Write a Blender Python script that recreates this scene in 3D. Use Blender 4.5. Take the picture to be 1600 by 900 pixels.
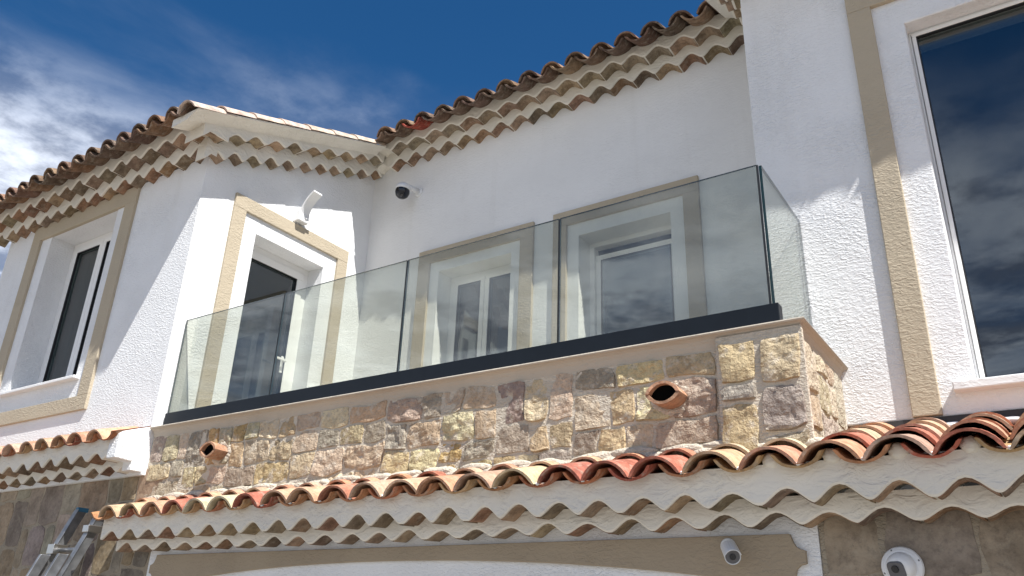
import bpy, bmesh, math, random
from mathutils import Vector, Matrix, Euler, noise

scene = bpy.context.scene
for o in list(bpy.data.objects):
    bpy.data.objects.remove(o)
random.seed(11)
COL = scene.collection

# ------------------------------------------------------------------ camera
# world: X along the facade (right), Y into the house, Z up; camera at the origin, ground 1.75 m below
cam_d = bpy.data.cameras.new("camera")
cam = bpy.data.objects.new("camera", cam_d)
COL.objects.link(cam)
right = Vector((0.83308337, 0.552081, 0.03433167))
down = Vector((-0.1913484, 0.34586424, -0.91856612))
fwd = Vector((-0.518997, 0.75867285, 0.39377357))
cam.matrix_world = Matrix(((right.x, -down.x, -fwd.x, 0), (right.y, -down.y, -fwd.y, 0), (right.z, -down.z, -fwd.z, 0), (0, 0, 0, 1)))
cam_d.sensor_width = 36.0
cam_d.lens = 28.45
cam_d.clip_start = 0.05
cam_d.clip_end = 6000
scene.camera = cam

# ------------------------------------------------------------------ sun
SUN = Vector((0.64, -0.245, 1.0)).normalized()          # towards the sun
sun_d = bpy.data.lights.new("sun", 'SUN')
sun_d.energy = 5.0
sun_d.angle = math.radians(0.53)
sun_d.color = (1.0, 0.97, 0.92)
sun = bpy.data.objects.new("sun", sun_d)
COL.objects.link(sun)
sun.location = SUN * 40
sun.rotation_euler = SUN.to_track_quat('Z', 'Y').to_euler()

# ------------------------------------------------------------------ sky
world = bpy.data.worlds.new("World")
scene.world = world
world.use_nodes = True
wt = world.node_tree
wt.nodes.clear()


def N(t, typ, **kw):
    n = t.nodes.new(typ)
    for k, v in kw.items():
        setattr(n, k, v)
    return n


def math_n(t, op, a, b=None, clamp=False):
    n = N(t, 'ShaderNodeMath', operation=op, use_clamp=clamp)
    for i, v in enumerate((a, b)):
        if v is None:
            continue
        if isinstance(v, (int, float)):
            n.inputs[i].default_value = v
        else:
            t.links.new(v, n.inputs[i])
    return n.outputs[0]


def smooth(t, v, lo, hi):
    n = N(t, 'ShaderNodeMapRange', interpolation_type='SMOOTHSTEP')
    t.links.new(v, n.inputs[0])
    n.inputs[1].default_value = lo
    n.inputs[2].default_value = hi
    return n.outputs[0]


def mixc(t, fac, a, b, blend='MIX'):
    n = N(t, 'ShaderNodeMix', data_type='RGBA', blend_type=blend)
    for i, v in ((0, fac), (6, a), (7, b)):
        if isinstance(v, (int, float)):
            n.inputs[i].default_value = v
        elif isinstance(v, tuple):
            n.inputs[i].default_value = v if len(v) == 4 else (*v, 1)
        else:
            t.links.new(v, n.inputs[i])
    return n.outputs[2]


sky = N(wt, 'ShaderNodeTexSky', sky_type='NISHITA')
sky.sun_disc = False
sky.sun_elevation = math.asin(SUN.z)
sky.sun_rotation = math.atan2(SUN.x, SUN.y)
sky.altitude = 900
sky.air_density = 1.0
sky.dust_density = 0.15
sky.ozone_density = 3.2
tc = N(wt, 'ShaderNodeTexCoord')
sep = N(wt, 'ShaderNodeSeparateXYZ')
wt.links.new(tc.outputs['Generated'], sep.inputs[0])
zc = math_n(wt, 'MAXIMUM', sep.outputs[2], 0.06)
cx = math_n(wt, 'DIVIDE', sep.outputs[0], zc)
cy = math_n(wt, 'DIVIDE', sep.outputs[1], zc)
comb = N(wt, 'ShaderNodeCombineXYZ')
wt.links.new(cx, comb.inputs[0])
wt.links.new(cy, comb.inputs[1])
cn = N(wt, 'ShaderNodeTexNoise')
cn.inputs['Scale'].default_value = 1.15
cn.inputs['Detail'].default_value = 9
cn.inputs['Roughness'].default_value = 0.56
cn.inputs['Distortion'].default_value = 0.35
off = N(wt, 'ShaderNodeMapping')
off.inputs['Location'].default_value = (15.2, 3.3, 2.2)
wt.links.new(comb.outputs[0], off.inputs[0])
wt.links.new(off.outputs[0], cn.inputs['Vector'])
# cloud cover thickens towards the horizon
grad = math_n(wt, 'MINIMUM', math_n(wt, 'MULTIPLY', math_n(wt, 'SUBTRACT', 0.612, sep.outputs[2]), 2.2), 0.36)
cov = math_n(wt, 'ADD', math_n(wt, 'MULTIPLY', cn.outputs[0], 1.0), grad)
mask = smooth(wt, cov, 0.54, 0.92)
cn2 = N(wt, 'ShaderNodeTexNoise')
cn2.inputs['Scale'].default_value = 2.6
cn2.inputs['Detail'].default_value = 10
cn2.inputs['Roughness'].default_value = 0.6
wt.links.new(off.outputs[0], cn2.inputs['Vector'])
shade = smooth(wt, cn2.outputs[0], 0.40, 0.58)
ccol = mixc(wt, shade, (2.6, 2.9, 3.7), (9.0, 9.6, 10.8))
hs = N(wt, 'ShaderNodeHueSaturation')
hs.inputs['Saturation'].default_value = 1.30
hs.inputs['Value'].default_value = 0.86
wt.links.new(sky.outputs[0], hs.inputs['Color'])
# thin veils high up, denser cloud lower down
dens = N(wt, 'ShaderNodeMapRange', interpolation_type='SMOOTHSTEP')
wt.links.new(sep.outputs[2], dens.inputs[0])
dens.inputs[1].default_value = 0.44
dens.inputs[2].default_value = 0.57
dens.inputs[3].default_value = 0.90
dens.inputs[4].default_value = 0.28
skyc = mixc(wt, math_n(wt, 'MULTIPLY', mask, dens.outputs[0]), hs.outputs[0], ccol)
bg = N(wt, 'ShaderNodeBackground')
bg.inputs['Strength'].default_value = 0.078
wt.links.new(skyc, bg.inputs['Color'])
wo = N(wt, 'ShaderNodeOutputWorld')
wt.links.new(bg.outputs[0], wo.inputs[0])

vs = scene.view_settings
vs.view_transform = 'Standard'
vs.look = 'None'
vs.exposure = 0.72
vs.gamma = 1.0
vs.use_curve_mapping = False
scene.cycles.use_denoising = True
scene.cycles.max_bounces = 10
scene.cycles.transparent_max_bounces = 24
scene.cycles.sample_clamp_indirect = 8

# ------------------------------------------------------------------ materials


def newmat(name):
    m = bpy.data.materials.new(name)
    m.use_nodes = True
    t = m.node_tree
    b = t.nodes['Principled BSDF']
    return m, t, b


def pos(t, scale=(1, 1, 1)):
    g = N(t, 'ShaderNodeNewGeometry')
    mp = N(t, 'ShaderNodeMapping')
    mp.inputs['Scale'].default_value = scale
    t.links.new(g.outputs['Position'], mp.inputs[0])
    return mp.outputs[0]


def nz(t, vec, scale, detail=4, rough=0.55, dist=0.0):
    n = N(t, 'ShaderNodeTexNoise')
    n.inputs['Scale'].default_value = scale
    n.inputs['Detail'].default_value = detail
    n.inputs['Roughness'].default_value = rough
    n.inputs['Distortion'].default_value = dist
    t.links.new(vec, n.inputs['Vector'])
    return n.outputs[0]


def bump(t, b, h, strength, dist):
    n = N(t, 'ShaderNodeBump')
    n.inputs['Strength'].default_value = strength
    n.inputs['Distance'].default_value = dist
    t.links.new(h, n.inputs['Height'])
    t.links.new(n.outputs[0], b.inputs['Normal'])


def stucco(name, col, var=0.06, coarse=0.011, scale=26, rough=0.9, stain=None):
    m, t, b = newmat(name)
    p = pos(t)
    v = nz(t, p, 1.7, 5)
    v2 = nz(t, p, 14, 5)
    c = mixc(t, smooth(t, v, 0.3, 0.7), tuple(x * (1 - var) for x in col), col)
    c = mixc(t, math_n(t, 'MULTIPLY', smooth(t, v2, 0.5, 0.75), 0.10), c, tuple(x * 0.80 for x in col))
    # faint rain streaks and trowel patches
    st = smooth(t, nz(t, pos(t, (7, 7, 0.55)), 1.0, 5, 0.6), 0.52, 0.78)
    c = mixc(t, math_n(t, 'MULTIPLY', st, 0.16), c, tuple(x * k for x, k in zip(col, (0.72, 0.70, 0.66))))
    t.links.new(c, b.inputs['Base Color'])
    b.inputs['Roughness'].default_value = rough
    b.inputs['Specular IOR Level'].default_value = 0.2
    ps = pos(t, (1, 1, 1.9))
    h1 = nz(t, ps, scale, 3, 0.55, 0.6)
    h2 = nz(t, p, scale * 4.2, 2, 0.6)
    hh = math_n(t, 'ADD', smooth(t, h1, 0.35, 0.72), math_n(t, 'MULTIPLY', h2, 0.35))
    hh = math_n(t, 'ADD', hh, math_n(t, 'MULTIPLY', nz(t, p, 5, 2), 0.9))
    hh = math_n(t, 'MULTIPLY', hh, math_n(t, 'ADD', math_n(t, 'MULTIPLY', smooth(t, nz(t, p, 2.3, 3), 0.34, 0.66), 0.75), 0.45))
    bump(t, b, hh, 0.85, coarse)
    return m


def tinted(name, rough=0.85, bscale=60, bdist=0.004, dark=0.62, blot=9.0, lichen=0.0, bstr=0.7):
    """surface whose own tint is the object colour, with clay / stone mottling"""
    m, t, b = newmat(name)
    oi = N(t, 'ShaderNodeObjectInfo')
    p = pos(t)
    sh = N(t, 'ShaderNodeVectorMath', operation='ADD')
    t.links.new(p, sh.inputs[0])
    cmb = N(t, 'ShaderNodeCombineXYZ')
    r10 = math_n(t, 'MULTIPLY', oi.outputs['Random'], 17.0)
    for i in range(3):
        t.links.new(r10, cmb.inputs[i])
    t.links.new(cmb.outputs[0], sh.inputs[1])
    q = sh.outputs[0]
    v = nz(t, q, blot, 6, 0.65)
    vf = nz(t, q, blot * 6, 5, 0.7)
    dk = mixc(t, 1.0, oi.outputs['Color'], (dark, dark * 0.97, dark * 0.95), 'MULTIPLY')
    c = mixc(t, smooth(t, v, 0.32, 0.66), dk, oi.outputs['Color'])
    dk2 = mixc(t, 1.0, c, (0.72, 0.72, 0.74), 'MULTIPLY')
    c = mixc(t, smooth(t, vf, 0.45, 0.7), c, dk2)
    if lichen:
        lv = nz(t, q, 15 if lichen > 0.5 else 22, 6, 0.65)
        c = mixc(t, math_n(t, 'MULTIPLY', smooth(t, lv, 0.50, 0.66), lichen), c, (0.60, 0.53, 0.43) if lichen > 0.5 else (0.42, 0.38, 0.30))
    t.links.new(c, b.inputs['Base Color'])
    b.inputs['Roughness'].default_value = rough
    b.inputs['Specular IOR Level'].default_value = 0.25
    h = math_n(t, 'ADD', nz(t, q, bscale, 5, 0.65), math_n(t, 'MULTIPLY', nz(t, q, bscale * 0.3, 4, 0.6), 1.6))
    bump(t, b, h, bstr, bdist)
    return m


def plain(name, col, rough=0.4, metal=0.0, var=0.0, spec=0.5, bscale=0, bdist=0.001):
    m, t, b = newmat(name)
    b.inputs['Base Color'].default_value = (*col, 1)
    b.inputs['Roughness'].default_value = rough
    b.inputs['Metallic'].default_value = metal
    b.inputs['Specular IOR Level'].default_value = spec
    if var:
        v = nz(t, pos(t), 9, 5)
        t.links.new(mixc(t, smooth(t, v, 0.35, 0.7), tuple(x * (1 - var) for x in col), col), b.inputs['Base Color'])
    if bscale:
        bump(t, b, nz(t, pos(t), bscale, 4), 0.6, bdist)
    return m


def glass(name, tint, ior, refl=(0.95, 0.98, 1.0), wav=0.0, haze=0.0):
    m, t, b = newmat(name)
    t.nodes.remove(b)
    out = [n for n in t.nodes if n.type == 'OUTPUT_MATERIAL'][0]
    tr = N(t, 'ShaderNodeBsdfTransparent')
    tr.inputs[0].default_value = (*tint, 1)
    gl = N(t, 'ShaderNodeBsdfGlossy')
    gl.inputs['Roughness'].default_value = 0.0
    gl.inputs[0].default_value = (*refl, 1)
    lw = N(t, 'ShaderNodeLayerWeight')
    lw.inputs['Blend'].default_value = 0.5
    f0 = ((ior - 1) / (ior + 1)) ** 2
    fac = math_n(t, 'ADD', math_n(t, 'MULTIPLY', math_n(t, 'POWER', lw.outputs['Facing'], 5.0), 1 - f0), f0)
    if wav:
        bp = N(t, 'ShaderNodeBump')
        bp.inputs['Strength'].default_value = 0.25
        bp.inputs['Distance'].default_value = wav
        t.links.new(nz(t, pos(t), 1.6, 1), bp.inputs['Height'])
        t.links.new(bp.outputs[0], gl.inputs['Normal'])
    mx = N(t, 'ShaderNodeMixShader')
    t.links.new(fac, mx.inputs[0])
    t.links.new(tr.outputs[0], mx.inputs[1])
    t.links.new(gl.outputs[0], mx.inputs[2])
    res = mx.outputs[0]
    if haze:
        df = N(t, 'ShaderNodeBsdfDiffuse')
        df.inputs[0].default_value = (0.72, 0.72, 0.69, 1)
        p = pos(t, (1.0, 1.0, 0.35))
        sm = smooth(t, nz(t, p, 3.5, 5, 0.6, 0.8), 0.35, 0.75)
        m2 = N(t, 'ShaderNodeMixShader')
        t.links.new(math_n(t, 'ADD', math_n(t, 'MULTIPLY', sm, haze), haze * 0.35), m2.inputs[0])
        t.links.new(res, m2.inputs[1])
        t.links.new(df.outputs[0], m2.inputs[2])
        res = m2.outputs[0]
    t.links.new(res, out.inputs[0])
    return m


M = {}
M['white'] = stucco('white_stucco', (0.79, 0.80, 0.81), 0.04, 0.0038, 42)
M['white_smooth'] = stucco('white_smooth_render', (0.78, 0.785, 0.785), 0.05, 0.0016, 30)
M['cornice'] = stucco('cornice_plaster', (0.745, 0.71, 0.635), 0.10, 0.006, 12)
M['beige'] = stucco('beige_render', (0.47, 0.405, 0.305), 0.07, 0.0028, 36)
M['beam'] = stucco('taupe_render', (0.36, 0.295, 0.215), 0.10, 0.003, 30)
M['mortar'] = stucco('lime_mortar', (0.62, 0.55, 0.45), 0.16, 0.008, 40)
M['mortar_grey'] = stucco('weathered_mortar', (0.36, 0.31, 0.24), 0.2, 0.006, 40)
M['coping'] = stucco('cream_coping', (0.48, 0.43, 0.36), 0.14, 0.003, 20)
M['stone'] = tinted('rubble_stone', 0.9, 36, 0.026, 0.78, 8, 0.75, 1.0)
M['stone_flat'] = tinted('dressed_stone', 0.9, 34, 0.006, 0.62, 6, 0.2, 0.7)
M['tile'] = tinted('terracotta', 0.88, 70, 0.004, 0.60, 12, 0.42, 0.8)
M['tile_old'] = tinted('weathered_terracotta', 0.88, 60, 0.004, 0.50, 13, 0.30, 0.8)
M['pvc'] = plain('white_frame', (0.80, 0.80, 0.79), 0.35)
M['black'] = plain('anthracite_metal', (0.010, 0.014, 0.020), 0.45, 0.0, 0.15, 0.2)
M['seal'] = plain('dark_seal', (0.012, 0.013, 0.015), 0.5)
M['glass'] = glass('balustrade_glass', (0.785, 0.80, 0.75), 1.85, wav=0.0, haze=0.040)
M['bore_shade'] = plain('spout_mouth_shade', (0.004, 0.004, 0.004), 0.9, spec=0.0)  # near-black colour stands in for the shade inside the spouts
M['glass_edge'] = plain('glass_edge', (0.012, 0.035, 0.040), 0.15)
M['pane'] = glass('window_pane', (0.55, 0.60, 0.60), 2.0, wav=0.003)
M['room'] = plain('dim_room', (0.05, 0.05, 0.052), 0.9)
M['curtain'] = plain('curtain', (0.06, 0.065, 0.075), 0.9)
M['ground'] = stucco('pale_paving', (0.31, 0.285, 0.25), 0.25, 0.01, 8)
M['plastic'] = plain('white_plastic', (0.74, 0.75, 0.76), 0.38)
M['lens'] = plain('black_lens', (0.008, 0.010, 0.016), 0.08)
M['grey'] = plain('grey_plastic', (0.10, 0.10, 0.11), 0.4)
M['alu'] = plain('aluminium', (0.36, 0.37, 0.385), 0.44, 0.85, 0.4, 0.5, 120, 0.0006)
M['steel'] = plain('brushed_steel', (0.55, 0.54, 0.52), 0.3, 1.0)
M['bluecap'] = plain('blue_plastic', (0.03, 0.13, 0.22), 0.5)
M['flash'] = plain('dark_flashing', (0.03, 0.03, 0.032), 0.6)
M['floor'] = plain('terrace_tiles', (0.50, 0.46, 0.40), 0.6, 0, 0.1)
M['roofbase'] = plain('roof_mortar_bed', (0.40, 0.30, 0.23), 0.9, 0, 0.2)

# ------------------------------------------------------------------ helpers
WO = {}


def empty(name, loc, label, cat, group=None):
    o = bpy.data.objects.new(name, None)
    COL.objects.link(o)
    o.location = loc
    o.empty_display_size = 0.2
    o['label'] = label
    o['category'] = cat
    if group:
        o['group'] = group
    WO[o] = Vector(loc)
    return o


def link(o, parent, origin):
    COL.objects.link(o)
    origin = Vector(origin)
    WO[o] = origin
    if parent is not None:
        o.parent = parent
        o.location = origin - WO[parent]
    else:
        o.location = origin
    return o


def mk(name, verts, faces, mat, parent=None, origin=None, smooth_=False, normals=True, color=None):
    verts = [Vector(v) for v in verts]
    if origin is None:
        lo = Vector((min(v.x for v in verts), min(v.y for v in verts), min(v.z for v in verts)))
        hi = Vector((max(v.x for v in verts), max(v.y for v in verts), max(v.z for v in verts)))
        origin = (lo + hi) / 2
        origin.z = lo.z
    origin = Vector(origin)
    me = bpy.data.meshes.new(name)
    me.from_pydata([v - origin for v in verts], [], faces)
    if normals:
        bm = bmesh.new()
        bm.from_mesh(me)
        bmesh.ops.recalc_face_normals(bm, faces=bm.faces)
        bm.to_mesh(me)
        bm.free()
    me.materials.append(M[mat])
    if smooth_:
        for p in me.polygons:
            p.use_smooth = True
    o = bpy.data.objects.new(name, me)
    if color:
        o.color = (*color, 1)
    return link(o, parent, origin)


def box_vf(x0, x1, y0, y1, z0, z1):
    v = [(x0, y0, z0), (x1, y0, z0), (x1, y1, z0), (x0, y1, z0), (x0, y0, z1), (x1, y0, z1), (x1, y1, z1), (x0, y1, z1)]
    f = [(0, 3, 2, 1), (4, 5, 6, 7), (0, 1, 5, 4), (1, 2, 6, 5), (2, 3, 7, 6), (3, 0, 4, 7)]
    return v, f


def join_vf(*parts):
    V, F = [], []
    for v, f in parts:
        n = len(V)
        V += list(v)
        F += [tuple(i + n for i in q) for q in f]
    return V, F


def bevel(o, w, seg=2):
    md = o.modifiers.new("bevel", 'BEVEL')
    md.width = w
    md.segments = seg
    md.limit_method = 'ANGLE'
    return o


def box(name, x0, x1, y0, y1, z0, z1, mat, parent=None, bev=0.0, color=None):
    v, f = box_vf(min(x0, x1), max(x0, x1), min(y0, y1), max(y0, y1), min(z0, z1), max(z0, z1))
    o = mk(name, v, f, mat, parent, color=color)
    if bev:
        bevel(o, bev)
    return o


def wall_vf(s0, s1, z0, z1, openings, d0, d1, Mf, ztop=None):
    """slab in (s, z) with rectangular openings, between depths d0 and d1; Mf maps (s, d, z) to world"""
    ss = sorted({s0, s1} | {v for o in openings for v in o[:2] if s0 < v < s1})
    zs = sorted({z0, z1} | {v for o in openings for v in o[2:] if z0 < v < z1})
    P = []
    for i in range(len(ss) - 1):
        for j in range(len(zs) - 1):
            a, b, c, e = ss[i], ss[i + 1], zs[j], zs[j + 1]
            ms, mz = (a + b) / 2, (c + e) / 2
            if any(o[0] < ms < o[1] and o[2] < mz < o[3] for o in openings):
                continue
            top = [e, e]
            if ztop and j == len(zs) - 2:
                top = [ztop(a), ztop(b)]
            P.append((a, b, c, top, i, j))
    cells = {(p[4], p[5]) for p in P}
    V, F = [], []
    for a, b, c, top, i, j in P:
        n = len(V)
        for d in (d0, d1):
            V += [Mf(a, d, c), Mf(b, d, c), Mf(b, d, top[1]), Mf(a, d, top[0])]
        F += [(n, n + 1, n + 2, n + 3), (n + 7, n + 6, n + 5, n + 4)]
        if (i - 1, j) not in cells:
            F.append((n, n + 3, n + 7, n + 4))
        if (i + 1, j) not in cells:
            F.append((n + 1, n + 5, n + 6, n + 2))
        if (i, j - 1) not in cells:
            F.append((n, n + 4, n + 5, n + 1))
        if (i, j + 1) not in cells:
            F.append((n + 3, n + 2, n + 6, n + 7))
    return V, F


def frame_vf(s0, s1, z0, z1, w, d0, d1, Mf, sides='LRTB', wb=None):
    """picture-frame ring built of butted bars; w is the bar width"""
    wb = w if wb is None else wb
    parts = []

    def bar(a, b, c, e):
        v = [Mf(a, d0, c), Mf(b, d0, c), Mf(b, d1, c), Mf(a, d1, c), Mf(a, d0, e), Mf(b, d0, e), Mf(b, d1, e), Mf(a, d1, e)]
        parts.append((v, [(0, 3, 2, 1), (4, 5, 6, 7), (0, 1, 5, 4), (1, 2, 6, 5), (2, 3, 7, 6), (3, 0, 4, 7)]))
    zt = z1 - w if 'T' in sides else z1
    zb = z0 + wb if 'B' in sides else z0
    if 'L' in sides:
        bar(s0, s0 + w, zb, zt)
    if 'R' in sides:
        bar(s1 - w, s1, zb, zt)
    if 'T' in sides:
        bar(s0, s1, zt, z1)
    if 'B' in sides:
        bar(s0, s1, z0, zb)
    return join_vf(*parts)


def lathe_vf(profile, n, origin, axis):
    """profile [(r, h)], revolved about axis through origin"""
    axis = Vector(axis).normalized()
    q = axis.to_track_quat('Z', 'Y')
    origin = Vector(origin)
    V, F = [], []
    for r, h in profile:
        for i in range(n):
            a = 2 * math.pi * i / n
            V.append(origin + q @ Vector((r * math.cos(a), r * math.sin(a), h)))
    for j in range(len(profile) - 1):
        for i in range(n):
            k = (i + 1) % n
            F.append((j * n + i, j * n + k, (j + 1) * n + k, (j + 1) * n + i))
    F.append(tuple(range(n))[::-1])
    F.append(tuple((len(profile) - 1) * n + i for i in range(n)))
    return V, F


def rnd(a, b):
    return random.uniform(a, b)


def jit(c, a=0.12):
    k = 1 + rnd(-a, a)
    return tuple(min(1, max(0, x * k * (1 + rnd(-a * 0.35, a * 0.35)))) for x in c)


# ------------------------------------------------------------------ main dimensions (metres)
GZ = -1.75
YL = 3.52      # front wall of the left wing
YS = 3.55      # stone face of the lower storey and the parapet
YB = 5.55      # terrace back wall
YR = 4.35      # front wall of the right wing
XL = -5.68     # side wall of the left wing (faces the terrace)
XE = -9.06     # far end of the left wing
XR = -1.19     # left edge of the right wing
XP = -0.845    # right face of the parapet
ZF = 1.25      # terrace floor
K = 0.43       # slope of the rakes
SLOPE_UP = 0.41
XRE = 3.2      # right end of what is built

front = lambda yw: (lambda s, d, z: Vector((s, yw - d, z)))
gable = lambda s, d, z: Vector((XL + d, s, z))

# ------------------------------------------------------------------ ground
g = mk('ground', [(-900, -900, GZ), (900, -900, GZ), (900, 900, GZ), (-900, 900, GZ)], [(0, 1, 2, 3)], 'ground')
g['kind'] = 'structure'

# ------------------------------------------------------------------ house
house = empty('house', (-3.0, 6.0, GZ), 'white rendered villa with stone lower storey, terracotta tiled eaves and a terrace', 'house')

# --- rendered walls
LWIN = (-8.15, -6.98, 1.93, 3.595)
v, f = wall_vf(XE, XL - 0.34, 1.0, 3.775, [LWIN], 0.0, -0.34, front(YL))
mk('front_wall', v, f, 'white', house)
DOOR = (4.138, 4.98, ZF, 3.28)
v, f = wall_vf(YL, YB, 1.0, 4.0, [DOOR], 0.0, -0.34, gable, ztop=lambda s: 3.775 + K * (s - YL))
mk('side_wall', v, f, 'white', house)
W1 = (-4.67, -3.82, ZF, 3.24)
W2 = (-3.11, -2.25, ZF, 3.24)
v, f = wall_vf(XL - 0.34, XR, 1.0, 4.72, [W1, W2], 0.0, -0.34, front(YB))
mk('terrace_wall', v, f, 'white_smooth', house)
RWIN = (-0.25, 1.45, 1.19, 3.385)
v, f = wall_vf(XR, XRE, 1.045, 4.16, [RWIN], 0.0, -0.34, front(YR))
bevel(mk('right_wing_wall', v, f, 'white', house), 0.008, 2)
mk('return_wall', *wall_vf(YR + 0.34, YB + 0.34, 1.0, 4.3, [], 0.0, -0.34, lambda s, d, z: Vector((XR - d, s, z)),
                           ztop=lambda s: 4.16 + K * (s - YR)), 'white', house)
box('end_wall', XE + 0.004, XE + 0.34, YL + 0.34, 9.0, 1.0, 3.7, 'white', house)
box('back_wall', XE, XRE, 9.0, 9.3, GZ, 4.6, 'white', house)
box('terrace_floor', XL, XR - 0.002, YS + 0.24, YB - 0.001, ZF - 0.22, ZF, 'floor', house)
box('terrace_floor', XR - 0.002, XP - 0.25, YS + 0.24, YR, ZF - 0.22, ZF, 'floor', house)

# --- beige window and door surrounds (proud of the render) and sills
P = 0.026


def surround(name, s0, s1, z0, z1, w, Mf, sides='LRTB', d=P, wb=None):
    v, f = frame_vf(s0, s1, z0, z1, w, d, -0.01, Mf, sides, wb)
    return bevel(mk(name, v, f, 'beige', house), 0.004, 2)


surround('window_surround', -8.50, -6.665, 1.61, 3.76, 0.168, front(YL), wb=0.13)
surround('door_surround', 3.852, 5.27, ZF, 3.566, 0.132, gable, 'LRT')
surround('window_surround', -4.92, -3.57, ZF, 3.49, 0.142, front(YB), 'LRT')
surround('window_surround', -3.36, -1.99, ZF, 3.50, 0.138, front(YB), 'LRT')
surround('window_surround', -0.545, 1.75, 1.05, 3.70, 0.133, front(YR), 'LRT', d=0.032)
bevel(box('window_sill', -8.25, -6.91, YL - 0.055, YL + 0.2, 1.905, 1.935, 'white_smooth', house), 0.006)
bevel(box('window_sill', -0.345, 1.55, YR - 0.07, YR + 0.1, 1.15, 1.195, 'white_smooth', house), 0.006)


def window(name, s0, s1, z0, z1, yf, Mf, fw, leaves, sash=0.05, gap=0.0, bottom=True, depth=0.06, mid=None, leaf_d=0.012):
    """window frame with sashes and panes; the outer frame fills (s0, s1, z0, z1) at depth yf behind the wall face"""
    sides = 'LRTB' if bottom else 'LRT'
    w = empty_part(name, Mf((s0 + s1) / 2, -yf, z0))
    v, f = frame_vf(s0, s1, z0, z1, fw, -yf, -yf - depth, Mf, sides)
    bevel(mk('frame', v, f, 'pvc', w), 0.004, 2)
    a, b = s0 + fw + 0.003, s1 - fw - 0.003
    zb = z0 + (fw if bottom else 0.02) + 0.003
    zt = z1 - fw - 0.003 - gap
    n = leaves
    for i in range(n):
        l0 = a + (b - a) * i / n + (0.002 if i else 0)
        l1 = a + (b - a) * (i + 1) / n - (0.002 if i < n - 1 else 0)
        v, f = frame_vf(l0, l1, zb, zt, sash, -yf + leaf_d, -yf - depth + 0.01, Mf)
        bevel(mk('sash', v, f, 'pvc', w), 0.004, 2)
        c = [Mf(x, -yf - d, z) for d in (0.02, 0.034) for x, z in ((l0 + sash, zb + sash), (l1 - sash, zb + sash), (l1 - sash, zt - sash), (l0 + sash, zt - sash))]
        mk('pane', c, [(0, 1, 2, 3), (7, 6, 5, 4), (0, 4, 5, 1), (1, 5, 6, 2), (2, 6, 7, 3), (3, 7, 4, 0)], 'pane', w)
        sv, sf = frame_vf(l0 + sash - 0.001, l1 - sash + 0.001, zb + sash - 0.001, zt - sash + 0.001, 0.007, -yf + leaf_d - 0.006, -yf - 0.018, Mf)
        mk('seal', sv, sf, 'seal', w)
    return w


def empty_part(name, at):
    o = bpy.data.objects.new(name, None)
    o.empty_display_size = 0.1
    return link(o, house, at)


def handle(parent, Mf, s, d, z, flip=1):
    V, F = join_vf(*[_bar(Mf, *q) for q in ((s - 0.014, s + 0.014, d, d + 0.012, z - 0.11, z + 0.05), (s - 0.01, s + 0.01, d + 0.012, d + 0.05, z - 0.01, z + 0.01),
                                           (min(s - 0.01 * flip, s + 0.12 * flip), max(s - 0.01 * flip, s + 0.12 * flip), d + 0.05, d + 0.066, z - 0.011, z + 0.011))])
    return bevel(mk('handle', V, F, 'pvc', parent), 0.004, 2)


def _bar(Mf, a, b, d0, d1, c, e):
    v = [Mf(a, d0, c), Mf(b, d0, c), Mf(b, d1, c), Mf(a, d1, c), Mf(a, d0, e), Mf(b, d0, e), Mf(b, d1, e), Mf(a, d1, e)]
    return v, [(0, 3, 2, 1), (4, 5, 6, 7), (0, 1, 5, 4), (1, 2, 6, 5), (2, 3, 7, 6), (3, 0, 4, 7)]


window('window', -8.15, -6.98, 1.935, 3.595, 0.24, front(YL), 0.055, 2, 0.055)
w = window('door', 4.138, 4.98, ZF, 3.28, 0.20, gable, 0.06, 1, 0.075, bottom=False)
handle(w, gable, 4.80, -0.19, 2.28, -1)
window('french_window', -4.67, -3.82, ZF, 3.24, 0.20, front(YB), 0.045, 2, 0.05, bottom=False)
window('french_window', -3.11, -2.25, ZF, 3.24, 0.20, front(YB), 0.045, 1, 0.055, gap=0.07, bottom=False, leaf_d=-0.03, depth=0.09)
window('picture_window', -0.25, 1.45, 1.19, 3.385, 0.11, front(YR), 0.014, 1, 0.022, depth=0.07)


def room(name, x0, x1, y0, y1, z0, z1):
    """dim room behind a window, open towards the glass side and closed around"""
    v, f = box_vf(x0, x1, y0, y1, z0, z1)
    mk(name, v, [q for i, q in enumerate(f)], 'room', house)


def room_shell(name, x0, x1, y0, y1, z0, z1, open_side):
    v, f = box_vf(x0, x1, y0, y1, z0, z1)
    idx = {'-y': 2, '+x': 3}[open_side]
    return mk(name, v, [q for i, q in enumerate(f) if i != idx], 'room', house)


room_shell('room', -8.7, -6.1, YL + 0.345, 6.4, 1.2, 3.66, '-y')
room_shell('room', -8.9, XL - 0.345, 3.95, 5.35, 1.2, 3.8, '+x') if False else None
room_shell('room', -5.6, -1.3, YB + 0.345, 8.6, 1.2, 3.5, '-y')
room_shell('room', -0.8, 2.2, YR + 0.345, 7.6, 1.0, 3.6, '-y')

# pleated curtains behind the door and the left window


def curtain(name, Mf, s0, s1, d, z0, z1, amp=0.03, n=90):
    V, F = [], []
    for i in range(n + 1):
        s = s0 + (s1 - s0) * i / n
        o = d + amp * math.sin(i * 0.8) + 0.012 * math.sin(i * 2.1)
        V += [Mf(s, o, z0), Mf(s, o, z1), Mf(s, o - 0.006, z0), Mf(s, o - 0.006, z1)]
    for i in range(n):
        k = 4 * i
        F += [(k, k + 4, k + 5, k + 1), (k + 2, k + 3, k + 7, k + 6), (k + 1, k + 5, k + 7, k + 3), (k, k + 2, k + 6, k + 4)]
    mk(name, V, F, 'curtain', house, smooth_=True)


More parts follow.
